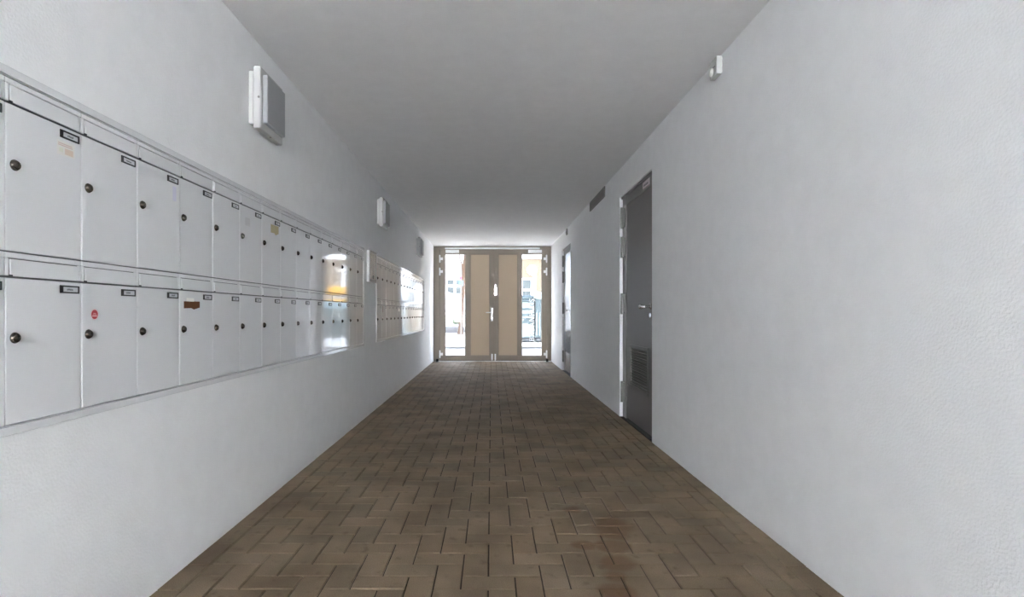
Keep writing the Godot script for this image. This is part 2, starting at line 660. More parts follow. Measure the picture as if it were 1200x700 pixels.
func ordinal(n: int) -> String:
	return ["first", "second", "third", "fourth", "fifth", "sixth", "seventh", "eighth", "ninth", "tenth", "eleventh", "twelfth", "thirteenth", "fourteenth", "fifteenth", "sixteenth", "seventeenth"][n - 1]


func sticker(box: Node3D, called: String, m: Material, y0: float, y1: float, z0: float, z1: float, label: String, shape := 0) -> void:
	# y measured down from the top of the cell, z from its near edge
	var x := FRONT + 0.0002
	var st := mb()
	if shape == 1:
		var c := Vector3(x + 0.0004, -(y0 + y1) / 2.0, -(z0 + z1) / 2.0)
		var r := (y1 - y0) / 2.0
		for i in 28:
			var e0 := Vector2.from_angle(PI2 * i / 28)
			var e1 := Vector2.from_angle(PI2 * (i + 1) / 28)
			for e in [Vector2.ZERO, e1, e0]:
				st.set_normal(Vector3.RIGHT)
				st.set_uv(Vector2(0.5 + e.x * 0.5, 0.5 - e.y * 0.5))
				st.add_vertex(c + Vector3(0, e.y * r, -e.x * r))
	elif shape == 2:
		uvquad(st, Vector3(x + 0.0004, -y0, -z0), Vector3(x + 0.0004, -y0, -z1), Vector3(x + 0.0004, -y1, -z1), Vector3(x + 0.0004, -y1, -z0), Vector3.RIGHT)
	elif shape == 3:
		# torn strip with an uneven lower edge
		var pts := [[0.0, 0.0], [0.0, 1.0], [0.45, 0.95], [0.62, 1.15], [0.8, 1.0], [1.0, 0.85], [1.0, -0.05]]
		for i in range(1, pts.size() - 1):
			var v := []
			for k in [0, i, i + 1]:
				v.append(Vector3(x + 0.0004, -lerpf(y0, y1, pts[k][1]), -lerpf(z0, z1, pts[k][0])))
			tri(st, v[0], v[1], v[2], Vector3.RIGHT)
	else:
		bbox(st, Vector3(x, -y1, -z1), Vector3(x + 0.0006, -y0, -z0), 0.0002)
	tag(piece(called, st, m, box), label)


func build_mailboxes() -> void:
	var proto := make_mailbox()
	var used := false
	var banks := BANKS
	for k in 2:
		for c in int(banks[k][1]):
			for row in 2:
				var t: Node3D = proto
				if used:
					t = proto.duplicate()
					t.name = numbered("mailbox")
					add_child(t)
				used = true
				t.position = Vector3(WL, ROW_TOP[row], -(banks[k][0] + c * PITCH))
				var rowname: String = ["upper", "lower"][row]
				var look := "white steel mailbox"
				var key := "%d %d %d" % [k, c, row]
				match key:
					"0 1 0": look = "white mailbox with faded paper label"
					"0 2 1": look = "white mailbox with round red sticker"
					"0 3 0": look = "white mailbox with pale lilac strip"
					"0 4 1": look = "white mailbox with brown tape strip"
					"0 6 0": look = "white mailbox with scuffed spot"
					"0 7 0": look = "white mailbox with yellowed sticker"
				var where := ""
				if k == 0 and c == 0:
					where = "%s row, cut off by the picture's left edge" % rowname
				elif k == 0 and c <= 8:
					where = "%s row, %s full column from the camera" % [rowname, ordinal(c)]
				elif k == 0:
					where = "%s row, %s column before the wall case" % [rowname, ordinal(16 - c)]
				else:
					where = "%s row, %s column behind the wall case" % [rowname, ordinal(c + 1)]
				tag(t, "%s, %s" % [look, where], "mailbox", "mailboxes of the %s bank" % banks[k][2])
	# small differences between the copies
	var all := find_children("mailbox*", "Node3D", false, false)
	for t in all:
		var door: Node3D = t.get_node("door")
		door.rotation = Vector3(0, rng.randf_range(-0.0022, 0.0022), rng.randf_range(-0.0016, 0.0016))
		var card: MeshInstance3D = t.get_node("name_plate/name_card")
		card.material_override = M["card%d" % rng.randi_range(0, 3)]
		t.get_node("lock/keyhole").rotation = Vector3.ZERO
	var box := func(k: int, c: int, row: int) -> Node3D: return all[k * 32 + c * 2 + row]
	sticker(box.call(0, 1, 0), "paper_label", M.faded, 0.107, 0.148, 0.165, 0.232, "faded paper label with pale orange print", 2)
	sticker(box.call(0, 2, 1), "round_sticker", M.red_sticker, 0.142, 0.176, 0.037, 0.071, "round red sticker with white print", 1)
	sticker(box.call(0, 3, 0), "paper_strip", M.sticker_lilac, 0.11, 0.165, 0.212, 0.236, "pale lilac paper strip")
	sticker(box.call(0, 4, 1), "tape_strip", M.sticker_brown, 0.108, 0.136, 0.030, 0.150, "torn strip of brown tape", 3)
	sticker(box.call(0, 4, 1), "paper_rest", M.sticker_pale, 0.094, 0.108, 0.05, 0.105, "pale paper remains above the tape")
	sticker(box.call(0, 6, 0), "scuff_mark", M.smudge, 0.12, 0.16, 0.06, 0.115, "dull scuff mark")
	sticker(box.call(0, 7, 0), "sticker", M.sticker_yellow, 0.104, 0.150, 0.118, 0.232, "yellowed sticker", 3)
	sticker(box.call(1, 1, 1), "tape_strip", M.sticker_rust, 0.075, 0.145, 0.05, 0.075, "narrow reddish brown strip")
	sticker(box.call(1, 5, 1), "paper_strip", M.sticker_pale, 0.09, 0.13, 0.08, 0.16, "white paper strip")
	# the metal frames round the two banks
	for k in 2:
		var a: float = -banks[k][0]
		var b: float = a - 16 * PITCH
		var top: float = ROW_TOP[0]
		var low: float = ROW_TOP[1] - CELL
		var f := base("metal_surround", Vector3(WL, 0, 0))
		var st := mb()
		bbox(st, Vector3(0.0004, top + 0.002, b - 0.026), Vector3(0.0062, top + 0.024, a + 0.026), 0.0012)
		piece("top_bar", st, M.box_paint, f)
		st = mb()
		bbox(st, Vector3(0.0004, low - 0.024, b - 0.026), Vector3(0.0062, low - 0.002, a + 0.026), 0.0012)
		piece("bottom_bar", st, M.box_paint, f)
		for z in [a + 0.002, b - 0.026]:
			st = mb()
			bbox(st, Vector3(0.0004, low - 0.0018, z), Vector3(0.0062, top + 0.0018, z + 0.024), 0.0012)
			piece("side_bar", st, M.box_paint, f)
		tag(f, "slim white metal frame around the %s mailbox bank" % banks[k][2], "frame", "mailbox bank frames")


func build_case() -> void:
	# shallow glazed case between the two banks
	var t := base("wall_case", Vector3(WL, 1.311, -5.433))
	var w := 0.30
	var h := 0.307
	var st := mb()
	bbox(st, Vector3(0.0005, 0, -w), Vector3(0.024, h, 0), 0.002)
	piece("housing", st, M.white_plastic, t)
	st = mb()
	for q in [[0.0, 0.026, 0.0, w], [h - 0.022, h, 0.0, w]]:
		bbox(st, Vector3(0.0242, q[0], -q[3]), Vector3(0.034, q[1], q[2]), 0.0015)
	for z in [[0.0, 0.018], [w - 0.018, w]]:
		bbox(st, Vector3(0.0242, 0.0262, -z[1]), Vector3(0.034, h - 0.0222, -z[0]), 0.0015)
	piece("front_frame", st, M.dull_steel, t)
	st = mb()
	xbox(st, Vector3(0.0242, 0.027, -w + 0.019), Vector3(0.027, h - 0.023, -0.019))
	piece("back_board", st, mat(rgb8(186, 182, 174), 0.7), t)
	st = mb()
	xbox(st, Vector3(0.0295, 0.0263, -w + 0.0183), Vector3(0.0315, h - 0.0223, -0.0183))
	piece("glass_pane", st, M.glass, t)
	st = mb()
	lathe(st, Vector3(0.0318, 0.05, -0.14), Vector3.RIGHT, [[0.018, 0.0], [0.018, 0.006], [0.012, 0.009], [0.0, 0.010]], 14)
	piece("lock", st, M.dull_steel, t)
	tag(t, "small shallow white wall case with a glazed front between the mailbox banks", "case")


# ------------------------------------------------------------------ wall lamps and small fittings
func build_lamps() -> void:
	var proto: Node3D
	var labels := ["square white wall lamp with grey front, high above the nearer mailboxes, nearest the camera", "square white wall lamp with grey front above the glazed wall case, middle one of three", "square white wall lamp with grey front beside the street door, farthest of three"]
	var ds := [2.789, 5.93, 9.02]
	for k in 3:
		var t: Node3D
		if k == 0:
			proto = base("wall_lamp")
			t = proto
			var w := 0.295
			var h := 0.311
			var st := mb()
			bbox(st, Vector3(0.0005, 0.022, -w + 0.012), Vector3(0.024, h - 0.022, -0.004), 0.003)
			piece("back_plate", st, M.lamp_white, t)
			st = mb()
			bbox(st, Vector3(0.0242, 0, -w), Vector3(0.061, h, 0), 0.004)
			piece("housing", st, M.lamp_white, t)
			st = mb()
			bbox(st, Vector3(0.0612, 0.034, -w + 0.028), Vector3(0.086, h - 0.034, -0.026), 0.004)
			piece("front_cover", st, M.lamp_front, t)
			for q in [[0.052, h / 2.0, 0.0, Vector3.BACK], [0.052, 0.0, -w / 2.0, Vector3.DOWN]]:
				st = mb()
				lathe(st, Vector3(q[0], q[1], q[2]), q[3], [[0.006, 0.0], [0.006, 0.002], [0.0, 0.003]], 10)
				piece("screw", st, M.dull_steel, t)
		else:
			t = proto.duplicate()
			t.name = numbered("wall_lamp")
			add_child(t)
		t.position = Vector3(WL, 1.926, -ds[k])
		tag(t, labels[k], "lamp", "square wall lamps")


func build_fittings() -> void:
	# motion detector high on the right wall
	var t := base("motion_detector", Vector3(WR, 2.30, -3.0245))
	var st := mb()
	bbox(st, Vector3(-0.032, 0.0, -0.098), Vector3(-0.0005, 0.098, 0), 0.003)
	piece("housing", st, M.white_plastic, t)
	st = mb()
	lathe(st, Vector3(-0.0322, 0.032, -0.066), Vector3.LEFT, [[0.024, 0.0], [0.023, 0.004], [0.019, 0.009], [0.011, 0.013], [0.0, 0.0145]], 18)
	piece("sensor_lens", st, mat(rgb8(216, 214, 208), 0.3), t)
	st = mb()
	bbox(st, Vector3(-0.0335, 0.046, -0.06), Vector3(-0.0321, 0.052, -0.02), 0.0004)
	piece("indicator_slot", st, M.dull_steel, t)
	tag(t, "small white motion detector near the ceiling on the wall of grey doors", "sensor")
	# small sensor above the far service door
	t = base("door_sensor", Vector3(WR, 2.295, -9.16))
	st = mb()
	bbox(st, Vector3(-0.02, 0, -0.10), Vector3(-0.0005, 0.10, 0), 0.002)
	piece("housing", st, M.grey_frame, t)
	st = mb()
	bbox(st, Vector3(-0.026, 0.02, -0.07), Vector3(-0.0202, 0.06, -0.03), 0.002)
	piece("cover", st, M.dull_steel, t)
	tag(t, "tiny grey sensor box on the wall above the far service door", "sensor")
	# ventilation grille under the ceiling
	t = base("ventilation_grille", Vector3(WR, 2.286, -7.06))
	var w := 0.92
	var h := 0.114
	st = mb()
	xbox(st, Vector3(-0.004, 0.0, 0), Vector3(-0.0005, h, w))
	piece("back_plate", st, M.taupe_dark, t)
	st = mb()
	for q in [[0.0, 0.012], [h - 0.012, h]]:
		bbox(st, Vector3(-0.012, q[0], 0), Vector3(-0.0042, q[1], w), 0.001)
	for z in [[0.0, 0.012], [w - 0.012, w]]:
		bbox(st, Vector3(-0.012, 0.0122, z[0]), Vector3(-0.0042, h - 0.0122, z[1]), 0.001)
	piece("grille_frame", st, M.dull_steel, t)
	for k in 7:
		st = mb()
		var y := 0.0165 + k * 0.0125
		bbox(st, Vector3(-0.0055, -0.001, 0.0125), Vector3(0.0055, 0.001, w - 0.0125), 0.0003, Transform3D(Basis(Vector3.BACK, 0.7), Vector3(-0.0082, y, 0)))
		piece("slat", st, M.dull_steel, t)
	tag(t, "long dark grey ventilation grille right under the ceiling", "grille")
	# floor stops in front of the street door
	for s in [[-1.108, "beside the mailbox wall"], [1.135, "beside the wall of grey doors"]]:
		t = base("door_stop", Vector3(s[0], 0.0, -11.42))
		st = mb()
		lathe(st, Vector3.ZERO, Vector3.UP, [[0.03, 0.0], [0.03, 0.012], [0.022, 0.02]], 14)
		piece("foot", st, M.dull_steel, t)
		st = mb()
		lathe(st, Vector3(0, 0.02, 0), Vector3.UP, [[0.022, 0.0], [0.025, 0.012], [0.025, 0.04], [0.018, 0.05], [0.0, 0.052]], 14)
		piece("rubber_bumper", st, M.rubber, t)
		tag(t, "small black rubber floor stop by the street door, %s" % s[1], "door stop", "floor stops at the street door")


# ------------------------------------------------------------------ the grey service doors
func build_service_door(called: String, near: float, far: float, label: String, sign: bool, paint: Material) -> void:
	# origin on the wall plane at the near edge of the opening; runs to -z by wide
	var t := base(called, Vector3(WR, 0, -near))
	var wide := far - near
	var fz := 0.028                    # frame front, behind the wall plane
	var lz := 0.033                    # leaf front
	var st := mb()
	bbox(st, Vector3(fz, 0, -0.065), Vector3(0.0595, 2.129, -0.0006), 0.0015)
	bbox(st, Vector3(fz, 0, -wide + 0.0006), Vector3(0.0595, 2.129, -wide + 0.145), 0.0015)
	bbox(st, Vector3(fz, 2.03, -wide + 0.1455), Vector3(0.0595, 2.129, -0.0655), 0.0015)
	# raised outer lip
	bbox(st, Vector3(fz - 0.014, 2.107, -wide + 0.0006), Vector3(fz - 0.0002, 2.129, -0.0006), 0.0015)
	piece("door_frame", st, M.grey_frame, t)
	st = mb()
	bbox(st, Vector3(0.004, -0.006, -wide + 0.1455), Vector3(0.0592, 0.004, -0.0655), 0.001)
	piece("threshold", st, M.rubber, t)
	var a := -wide + 0.149             # hinge side
	var b := -0.069                    # lock side
	var leaf := base("leaf")
	remove_child(leaf)
	taken["leaf"] -= 1
	leaf.name = "leaf"
	t.add_child(leaf, true)
	# leaf sheet around the louvre opening
	var g0 := -wide + 0.285
	var g1 := g0 + 0.595
	var y0 := 0.325
	var y1 := 0.71
	st = mb()
	var back := 0.0592
	bbox(st, Vector3(lz, 0.014, a), Vector3(back, y0, b), 0.001)
	bbox(st, Vector3(lz, y1, a), Vector3(back, 2.026, b), 0.001)
	bbox(st, Vector3(lz, y0, a), Vector3(back, y1, g0), 0.001)
	bbox(st, Vector3(lz, y0, g1), Vector3(back, y1, b), 0.001)
	piece("leaf_sheet", st, paint, leaf)
	st = mb()
	xbox(st, Vector3(back - 0.006, y0 + 0.0005, g0 + 0.0005), Vector3(back - 0.001, y1 - 0.0005, g1 - 0.0005))
	piece("louvre_back", st, M.taupe_dark, leaf)
	st = mb()
	for q in [[y0 - 0.006, y0 + 0.024], [y1 - 0.024, y1 + 0.006]]:
		bbox(st, Vector3(lz - 0.009, q[0], g0 - 0.006), Vector3(lz - 0.0003, q[1], g1 + 0.006), 0.0015)
	for z in [[g0 - 0.006, g0 + 0.024], [g1 - 0.024, g1 + 0.006]]:
		bbox(st, Vector3(lz - 0.009, y0 + 0.0243, z[0]), Vector3(lz - 0.0003, y1 - 0.0243, z[1]), 0.0015)
	piece("louvre_frame", st, M.grey_door, leaf)
	var n := 14
	for k in n:
		st = mb()
		var y := lerpf(y0 + 0.034, y1 - 0.034, k / float(n - 1))
		bbox(st, Vector3(-0.0015, -0.0125, g0 + 0.0243), Vector3(0.0015, 0.0125, g1 - 0.0243), 0.0004, Transform3D(Basis(Vector3.BACK, 0.62), Vector3(lz + 0.0045, y, 0)))
		piece("slat", st, M.grey_frame, leaf)
	# lever handle
	var hz := -0.145
	st = mb()
	lathe(st, Vector3(lz, 1.055, hz), Vector3.LEFT, [[0.026, 0.0], [0.026, 0.006], [0.023, 0.009], [0.011, 0.009], [0.011, 0.05], [0.0, 0.05]], 16)
	lathe(st, Vector3(lz - 0.05, 1.055, hz + 0.012), Vector3.FORWARD, [[0.0, 0.0], [0.009, 0.001], [0.010, 0.06], [0.011, 0.105], [0.018, 0.115], [0.021, 0.128], [0.017, 0.142], [0.007, 0.148], [0.0, 0.149]], 14)
	piece("lever_handle", st, M.steel, leaf)
	st = mb()
	lathe(st, Vector3(lz, 0.985, hz), Vector3.LEFT, [[0.022, 0.0], [0.022, 0.006], [0.018, 0.008], [0.0, 0.008]], 14)
	piece("lock_rosette", st, M.steel, leaf)
	# hinges
	for y in [1.918, 1.636, 1.093, 0.248]:
		st = mb()
		var hx := 0.006
		var z := -wide + 0.068
		lathe(st, Vector3(hx, y - 0.1, z), Vector3.UP, [[0.0, 0.0], [0.013, 0.0], [0.013, 0.062], [0.011, 0.063], [0.011, 0.067], [0.013, 0.068], [0.013, 0.132], [0.011, 0.133], [0.011, 0.137], [0.013, 0.138], [0.013, 0.2], [0.0, 0.2]], 12)
		bbox(st, Vector3(hx, y - 0.09, z - 0.05), Vector3(hx + 0.004, y + 0.09, z - 0.012), 0.0008)
		bbox(st, Vector3(hx + 0.006, y - 0.09, z + 0.008), Vector3(fz - 0.0002, y + 0.09, z + 0.03), 0.0008)
		piece("hinge", st, M.dull_steel, t)
	if sign:
		st = mb()
		var sx := fz - 0.0025
		var z0 := -0.150
		var z1 := -0.360
		bbox(st, Vector3(sx, 2.036, z1), Vector3(fz - 0.0003, 2.10, z0), 0.0005)
		var s := piece("sign_plate", st, M.white_plastic, t)
		tag(s, "small white sign with one line of dark lettering")
		st = mb()
		uvquad(st, Vector3(sx - 0.0004, 2.099, z1 + 0.001), Vector3(sx - 0.0004, 2.099, z0 - 0.001), Vector3(sx - 0.0004, 2.037, z0 - 0.001), Vector3(sx - 0.0004, 2.037, z1 + 0.001), Vector3.LEFT)
		piece("sign_face", st, M.door_sign, s)
	tag(t, label, "door", "", "structure")


# ------------------------------------------------------------------ the street door
func px(x: float) -> float:            # picture column on the plane of the street door -> metres
	return (x - 576.0) * DEND / F


func py(y: float) -> float:
	return 1.0 - (y - 367.5) * DEND / F


func build_street_door() -> void:
	var t := base("door_3", Vector3(0, 0, -DEND))
	var top := CH - 0.001
	var st := mb()
	# frame posts and header (front at z = 0)
	bbox(st, Vector3(WL + 0.001, 0, -0.08), Vector3(px(515.0), top, 0.0), 0.003)
	bbox(st, Vector3(px(641.0), 0, -0.08), Vector3(WR - 0.001, top, 0.0), 0.003)
	bbox(st, Vector3(px(515.0) + 0.0005, py(292.3), -0.08), Vector3(px(641.0) - 0.0005, top, 0.0), 0.003)
	bbox(st, Vector3(px(515.0) + 0.0003, 0.0, -0.079), Vector3(px(515.0) + 0.03, top - 0.1, -0.057), 0.002)
	bbox(st, Vector3(px(641.0) - 0.03, 0.0, -0.079), Vector3(px(641.0) - 0.0003, top - 0.1, -0.057), 0.002)
	bbox(st, Vector3(px(515.0) + 0.0305, py(292.3) - 0.03, -0.079), Vector3(px(641.0) - 0.0305, py(292.3) - 0.0003, -0.057), 0.002)
	piece("door_frame", st, M.taupe, t)
	st = mb()
	bbox(st, Vector3(WL + 0.002, -0.006, -0.09), Vector3(WR - 0.002, 0.006, 0.095), 0.002)
	piece("threshold", st, M.alu, t)
	for side in 2:
		var leaf := Node3D.new()
		leaf.name = "leaf"
		t.add_child(leaf, true)
		# pixel columns: outer stile, glass, mullion, panel, meeting stile
		var c: Array = [515.4, 521.4, 545.6, 551.0, 574.0, 579.2] if side == 0 else [640.6, 635.2, 611.2, 606.8, 583.7, 579.6]
		var x := []
		for q in c: x.append(px(q))
		var g_top := py(297.9)
		var g_low := py(417.3)
		var low := 0.016
		var high := py(292.6)
		var zf := 0.012
		var zb := -0.055
		st = mb()
		bbox(st, Vector3(x[0], low, zb), Vector3(x[1], high, zf), 0.003)
		bbox(st, Vector3(x[4], low, zb), Vector3(x[5], high, zf), 0.003)
		bbox(st, Vector3(x[1], g_top, zb), Vector3(x[4], high, zf), 0.003)
		bbox(st, Vector3(x[1], low, zb), Vector3(x[4], g_low, zf), 0.003)
		bbox(st, Vector3(x[2], g_low, zb), Vector3(x[3], g_top, zf), 0.003)
		if side == 1:
			bbox(st, Vector3(px(577.6), low, zb - 0.016), Vector3(px(581.4), high, zb - 0.0005), 0.002)   # rebate over the joint
		piece("leaf_frame", st, M.taupe, leaf)
		st = mb()
		xbox(st, Vector3(minf(x[0], x[5]) + 0.002, 0.0065, -0.045), Vector3(maxf(x[0], x[5]) - 0.002, low - 0.0003, -0.030))
		piece("bottom_seal", st, M.rubber, leaf)
		# beads around glass and panel
		st = mb()
		for q in [[x[1], x[2]], [x[3], x[4]]]:
			var lx := minf(q[0], q[1])
			var hx := maxf(q[0], q[1])
			var e := 0.014
			bbox(st, Vector3(lx, g_low, -0.012), Vector3(lx + e, g_top, 0.002), 0.001)
			bbox(st, Vector3(hx - e, g_low, -0.012), Vector3(hx, g_top, 0.002), 0.001)
			bbox(st, Vector3(lx + e, g_top - e, -0.012), Vector3(hx - e, g_top, 0.002), 0.001)
			bbox(st, Vector3(lx + e, g_low, -0.012), Vector3(hx - e, g_low + e, 0.002), 0.001)
		piece("glazing_bead", st, M.taupe, leaf)
		st = mb()
		xbox(st, Vector3(x[1], g_low, -0.022), Vector3(x[2], g_top, -0.016))
		piece("glass_pane", st, M.glass, leaf)
		st = mb()
		xbox(st, Vector3(x[3], g_low, -0.026), Vector3(x[4], g_top, -0.014))
		piece("infill_panel", st, M.panel, leaf)
		# closer with its slide rail
		var s := 1.0 if side == 0 else -1.0
		st = mb()
		bbox(st, Vector3(px(522.3 if side == 0 else 619.0), py(296.6), zf + 0.0003), Vector3(px(538.0 if side == 0 else 634.8), py(293.2), 0.06), 0.004)
		piece("closer_box", st, M.white_metal, leaf)
		# bottom bolt
		st = mb()
		var bx := px(576.6 if side == 0 else 580.4)
		bbox(st, Vector3(bx - 0.016, 0.03, zf + 0.0003), Vector3(bx + 0.016, 0.155, zf + 0.012), 0.003)
		bbox(st, Vector3(bx - 0.007, 0.012, zf + 0.0003), Vector3(bx + 0.007, 0.03, zf + 0.008), 0.002)
		piece("floor_bolt", st, M.white_metal, leaf)
		# three hinges with T-shaped leaves
		for y in [303.5, 318.5, 415.2]:
			st = mb()
			var hx2 := px(515.6 if side == 0 else 640.4)
			var hy := py(y)
			rod(st, Vector3(hx2, hy - 0.075, zf + 0.012), Vector3(hx2, hy + 0.075, zf + 0.012), 0.016, -1.0, 12)
			bbox(st, Vector3(hx2, hy - 0.028, zf + 0.0003), Vector3(hx2 + s * 0.062, hy + 0.028, zf + 0.012), 0.003)
			bbox(st, Vector3(hx2 - s * 0.012, hy - 0.085, 0.0003), Vector3(hx2 + s * 0.004, hy + 0.085, 0.016), 0.003)
			piece("hinge", st, M.white_metal, leaf)
		if side == 0:
			st = mb()
			var kx := px(576.4)
			bbox(st, Vector3(kx - 0.019, py(376.5), zf + 0.0003), Vector3(kx + 0.019, py(361.0), zf + 0.010), 0.004)
			rod(st, Vector3(kx, py(366.5), zf + 0.01), Vector3(kx, py(366.5), zf + 0.055), 0.010)
			lathe(st, Vector3(kx + 0.012, py(366.5), zf + 0.055), Vector3.LEFT, [[0.0, 0.0], [0.011, 0.001], [0.011, 0.10], [0.009, 0.135], [0.0, 0.137]], 12)
			piece("lever_handle", st, M.alu, leaf)
			st = mb()
			lathe(st, Vector3(kx, py(373.0), zf + 0.01), Vector3.BACK, [[0.010, 0.0], [0.010, 0.006], [0.0, 0.006]], 10)
			piece("lock_cylinder", st, M.steel, leaf)
		else:
			# slender white bolt lever, standing upright
			st = mb()
			var outline := [[0.0, 0.0], [0.023, 0.0], [0.023, 0.050], [0.015, 0.080], [0.021, 0.115], [0.018, 0.145], [0.009, 0.165], [0.008, 0.200], [0.004, 0.222], [0.0, 0.225]]
			var c0 := Vector3(px(580.7), py(346.0), 0)
			for k in outline.size() - 1:
				for m in [-1.0, 1.0]:
					var p := [Vector3(0, outline[k][1], 0), Vector3(m * outline[k][0], outline[k][1], 0), Vector3(m * outline[k + 1][0], outline[k + 1][1], 0), Vector3(0, outline[k + 1][1], 0)]
					var f0 := Vector3(0, 0, zf + 0.016)
					var b0 := Vector3(0, 0, zf + 0.0005)
					face(st, c0 + p[0] + f0, c0 + p[1] + f0, c0 + p[2] + f0, c0 + p[3] + f0, c0 + Vector3(0, 0.1, 0))
					face(st, c0 + p[1] + f0, c0 + p[1] + b0, c0 + p[2] + b0, c0 + p[2] + f0, c0 + Vector3(0, 0.1, zf + 0.008))
			tag(piece("bolt_lever", st, M.chrome, leaf), "slender bright bolt lever")
			# lettering up the glass
			var tm := TextMesh.new()
			tm.text = "BXOANHVKS"
			var font := SystemFont.new()
			font.font_names = PackedStringArray(["Droid Sans"])
			font.font_weight = 700
			tm.font = font
			tm.font_size = 32
			tm.depth = 0.002
			tm.pixel_size = 0.0042
			tm.horizontal_alignment = HORIZONTAL_ALIGNMENT_CENTER
			tm.vertical_alignment = VERTICAL_ALIGNMENT_CENTER
			var bb := tm.get_aabb().size
			tm.pixel_size *= 0.885 / bb.x
			var o := put("lettering", tm, M.lettering, leaf, Vector3(px(623.3), py(375.4), -0.0145))
			o.rotation.z = PI / 2
			tag(o, "white capital letters running up the glass")
	st = mb()
	bbox(st, Vector3(px(521.5), py(292.2), 0.0003), Vector3(px(632.5), py(290.3), 0.03), 0.003)
	piece("slide_rail", st, M.alu, t)
	tag(t, "taupe metal double door at the passage end with clear glass and tan panels", "door", "", "structure")


# ------------------------------------------------------------------ the street behind the door
func build_street() -> void:
	var d0 := DEND + 0.14
	var st := mb()
	xbox(st, Vector3(-12.45, -0.3, -15.9), Vector3(22, -0.005, -d0))
	structure("sidewalk", st, M.pavement, "sunlit pale pavement directly outside the street door", "pavement")
	st = mb()
	xbox(st, Vector3(-12.45, -0.3, -16.9), Vector3(22, 0.0, -15.9))
	structure("kerb", st, M.kerb, "dark kerb line between the near pavement and the road", "kerb")
	st = mb()
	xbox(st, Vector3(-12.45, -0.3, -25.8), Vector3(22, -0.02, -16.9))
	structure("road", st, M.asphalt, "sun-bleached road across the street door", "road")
	st = mb()
	xbox(st, Vector3(-12.45, -0.3, -45), Vector3(22, 0.0, -25.8))
	structure("pavement_far", st, M.pavement, "pale pavement on the far side of the road", "pavement")
	st = mb()
	xbox(st, Vector3(-17, -0.3, -45), Vector3(-12.5, 26, -15.2))  # tall block out of view, added to shade the street
	structure("added_sun_blocker", st, M.facade, "unseen tall block added at the street end to keep sun off the road", "wall")
	build_white_house()
	build_cream_house()
	build_tree()
	build_planter()
	build_bins()
	build_sign()


func window(t: Node3D, x0: float, x1: float, y0: float, y1: float, cols: int, rows: Array, called := "window") -> void:
	# a white framed window in a facade whose front is z = 0
	var st := mb()
	var e := 0.07
	xbox(st, Vector3(x0 - 0.1, y0 - 0.1, 0.001), Vector3(x1 + 0.1, y0, 0.1))
	xbox(st, Vector3(x0 - 0.1, y1, 0.001), Vector3(x1 + 0.1, y1 + 0.1, 0.06))
	for x in [x0 - 0.1, x1]:
		xbox(st, Vector3(x, y0, 0.001), Vector3(x + 0.1, y1, 0.06))
	for k in range(1, cols):
		var x := lerpf(x0, x1, k / float(cols))
		xbox(st, Vector3(x - e, y0, 0.001), Vector3(x + e, y1, 0.05))
	for r in rows:
		xbox(st, Vector3(x0, r - 0.06, 0.001), Vector3(x1, r + 0.06, 0.045))
	var w := piece(called, st, M.white_trim, t)
	var ys := [y0] + rows + [y1]
	for k in cols:
		for j in ys.size() - 1:
			st = mb()
			xbox(st, Vector3(lerpf(x0, x1, k / float(cols)), ys[j], 0.001), Vector3(lerpf(x0, x1, (k + 1) / float(cols)), ys[j + 1], 0.02))
			piece("pane", st, M.pane, w)


func build_white_house() -> void:
	var t := base("white_house", Vector3(0, 0, -31))
	var st := mb()
	xbox(st, Vector3(-12.4, 0, -8), Vector3(-0.2, 9.0, 0))
	piece("facade", st, M.white_house, t)
	st = mb()
	xbox(st, Vector3(-12.4, 1.08, 0.001), Vector3(-0.2, 1.2, 0.12))
	piece("sill_course", st, M.stone, t)
	for k in 4:
		var x := -2.45 - 0.0 - k * 2.9
		window(t, x, x + 0.84, 1.3, 2.85, 2, [2.03, 2.52])
	tag(t, "white rendered house with white framed windows across the street", "building")


func build_cream_house() -> void:
	var t := base("cream_house", Vector3(0, 0, -31))
	var st := mb()
	xbox(st, Vector3(-0.2, 0, -8), Vector3(18, 9.0, 0))
	piece("facade", st, M.cream_house, t)
	st = mb()
	xbox(st, Vector3(-0.2, 4.02, 0.001), Vector3(18, 4.12, 0.18))
	xbox(st, Vector3(-0.2, 4.12, 0.001), Vector3(18, 4.36, 0.10))
	piece("cornice", st, M.white_trim, t)
	for k in 4:
		var x := 1.72 + k * 3.4
		window(t, x, x + 0.46, 1.6, 2.86, 1, [2.3])
		# pilaster with a round ornament
		st = mb()
		xbox(st, Vector3(x + 0.58, 1.2, 0.001), Vector3(x + 0.74, 3.2, 0.12))
		lathe(st, Vector3(x + 0.52, 3.4, 0.002), Vector3.BACK, [[0.28, 0.0], [0.28, 0.10], [0.20, 0.13], [0.10, 0.10], [0.0, 0.10]], 24)
		piece("pilaster", st, M.white_trim, t)
	tag(t, "cream rendered house with a white cornice and round ornament across the street", "building")


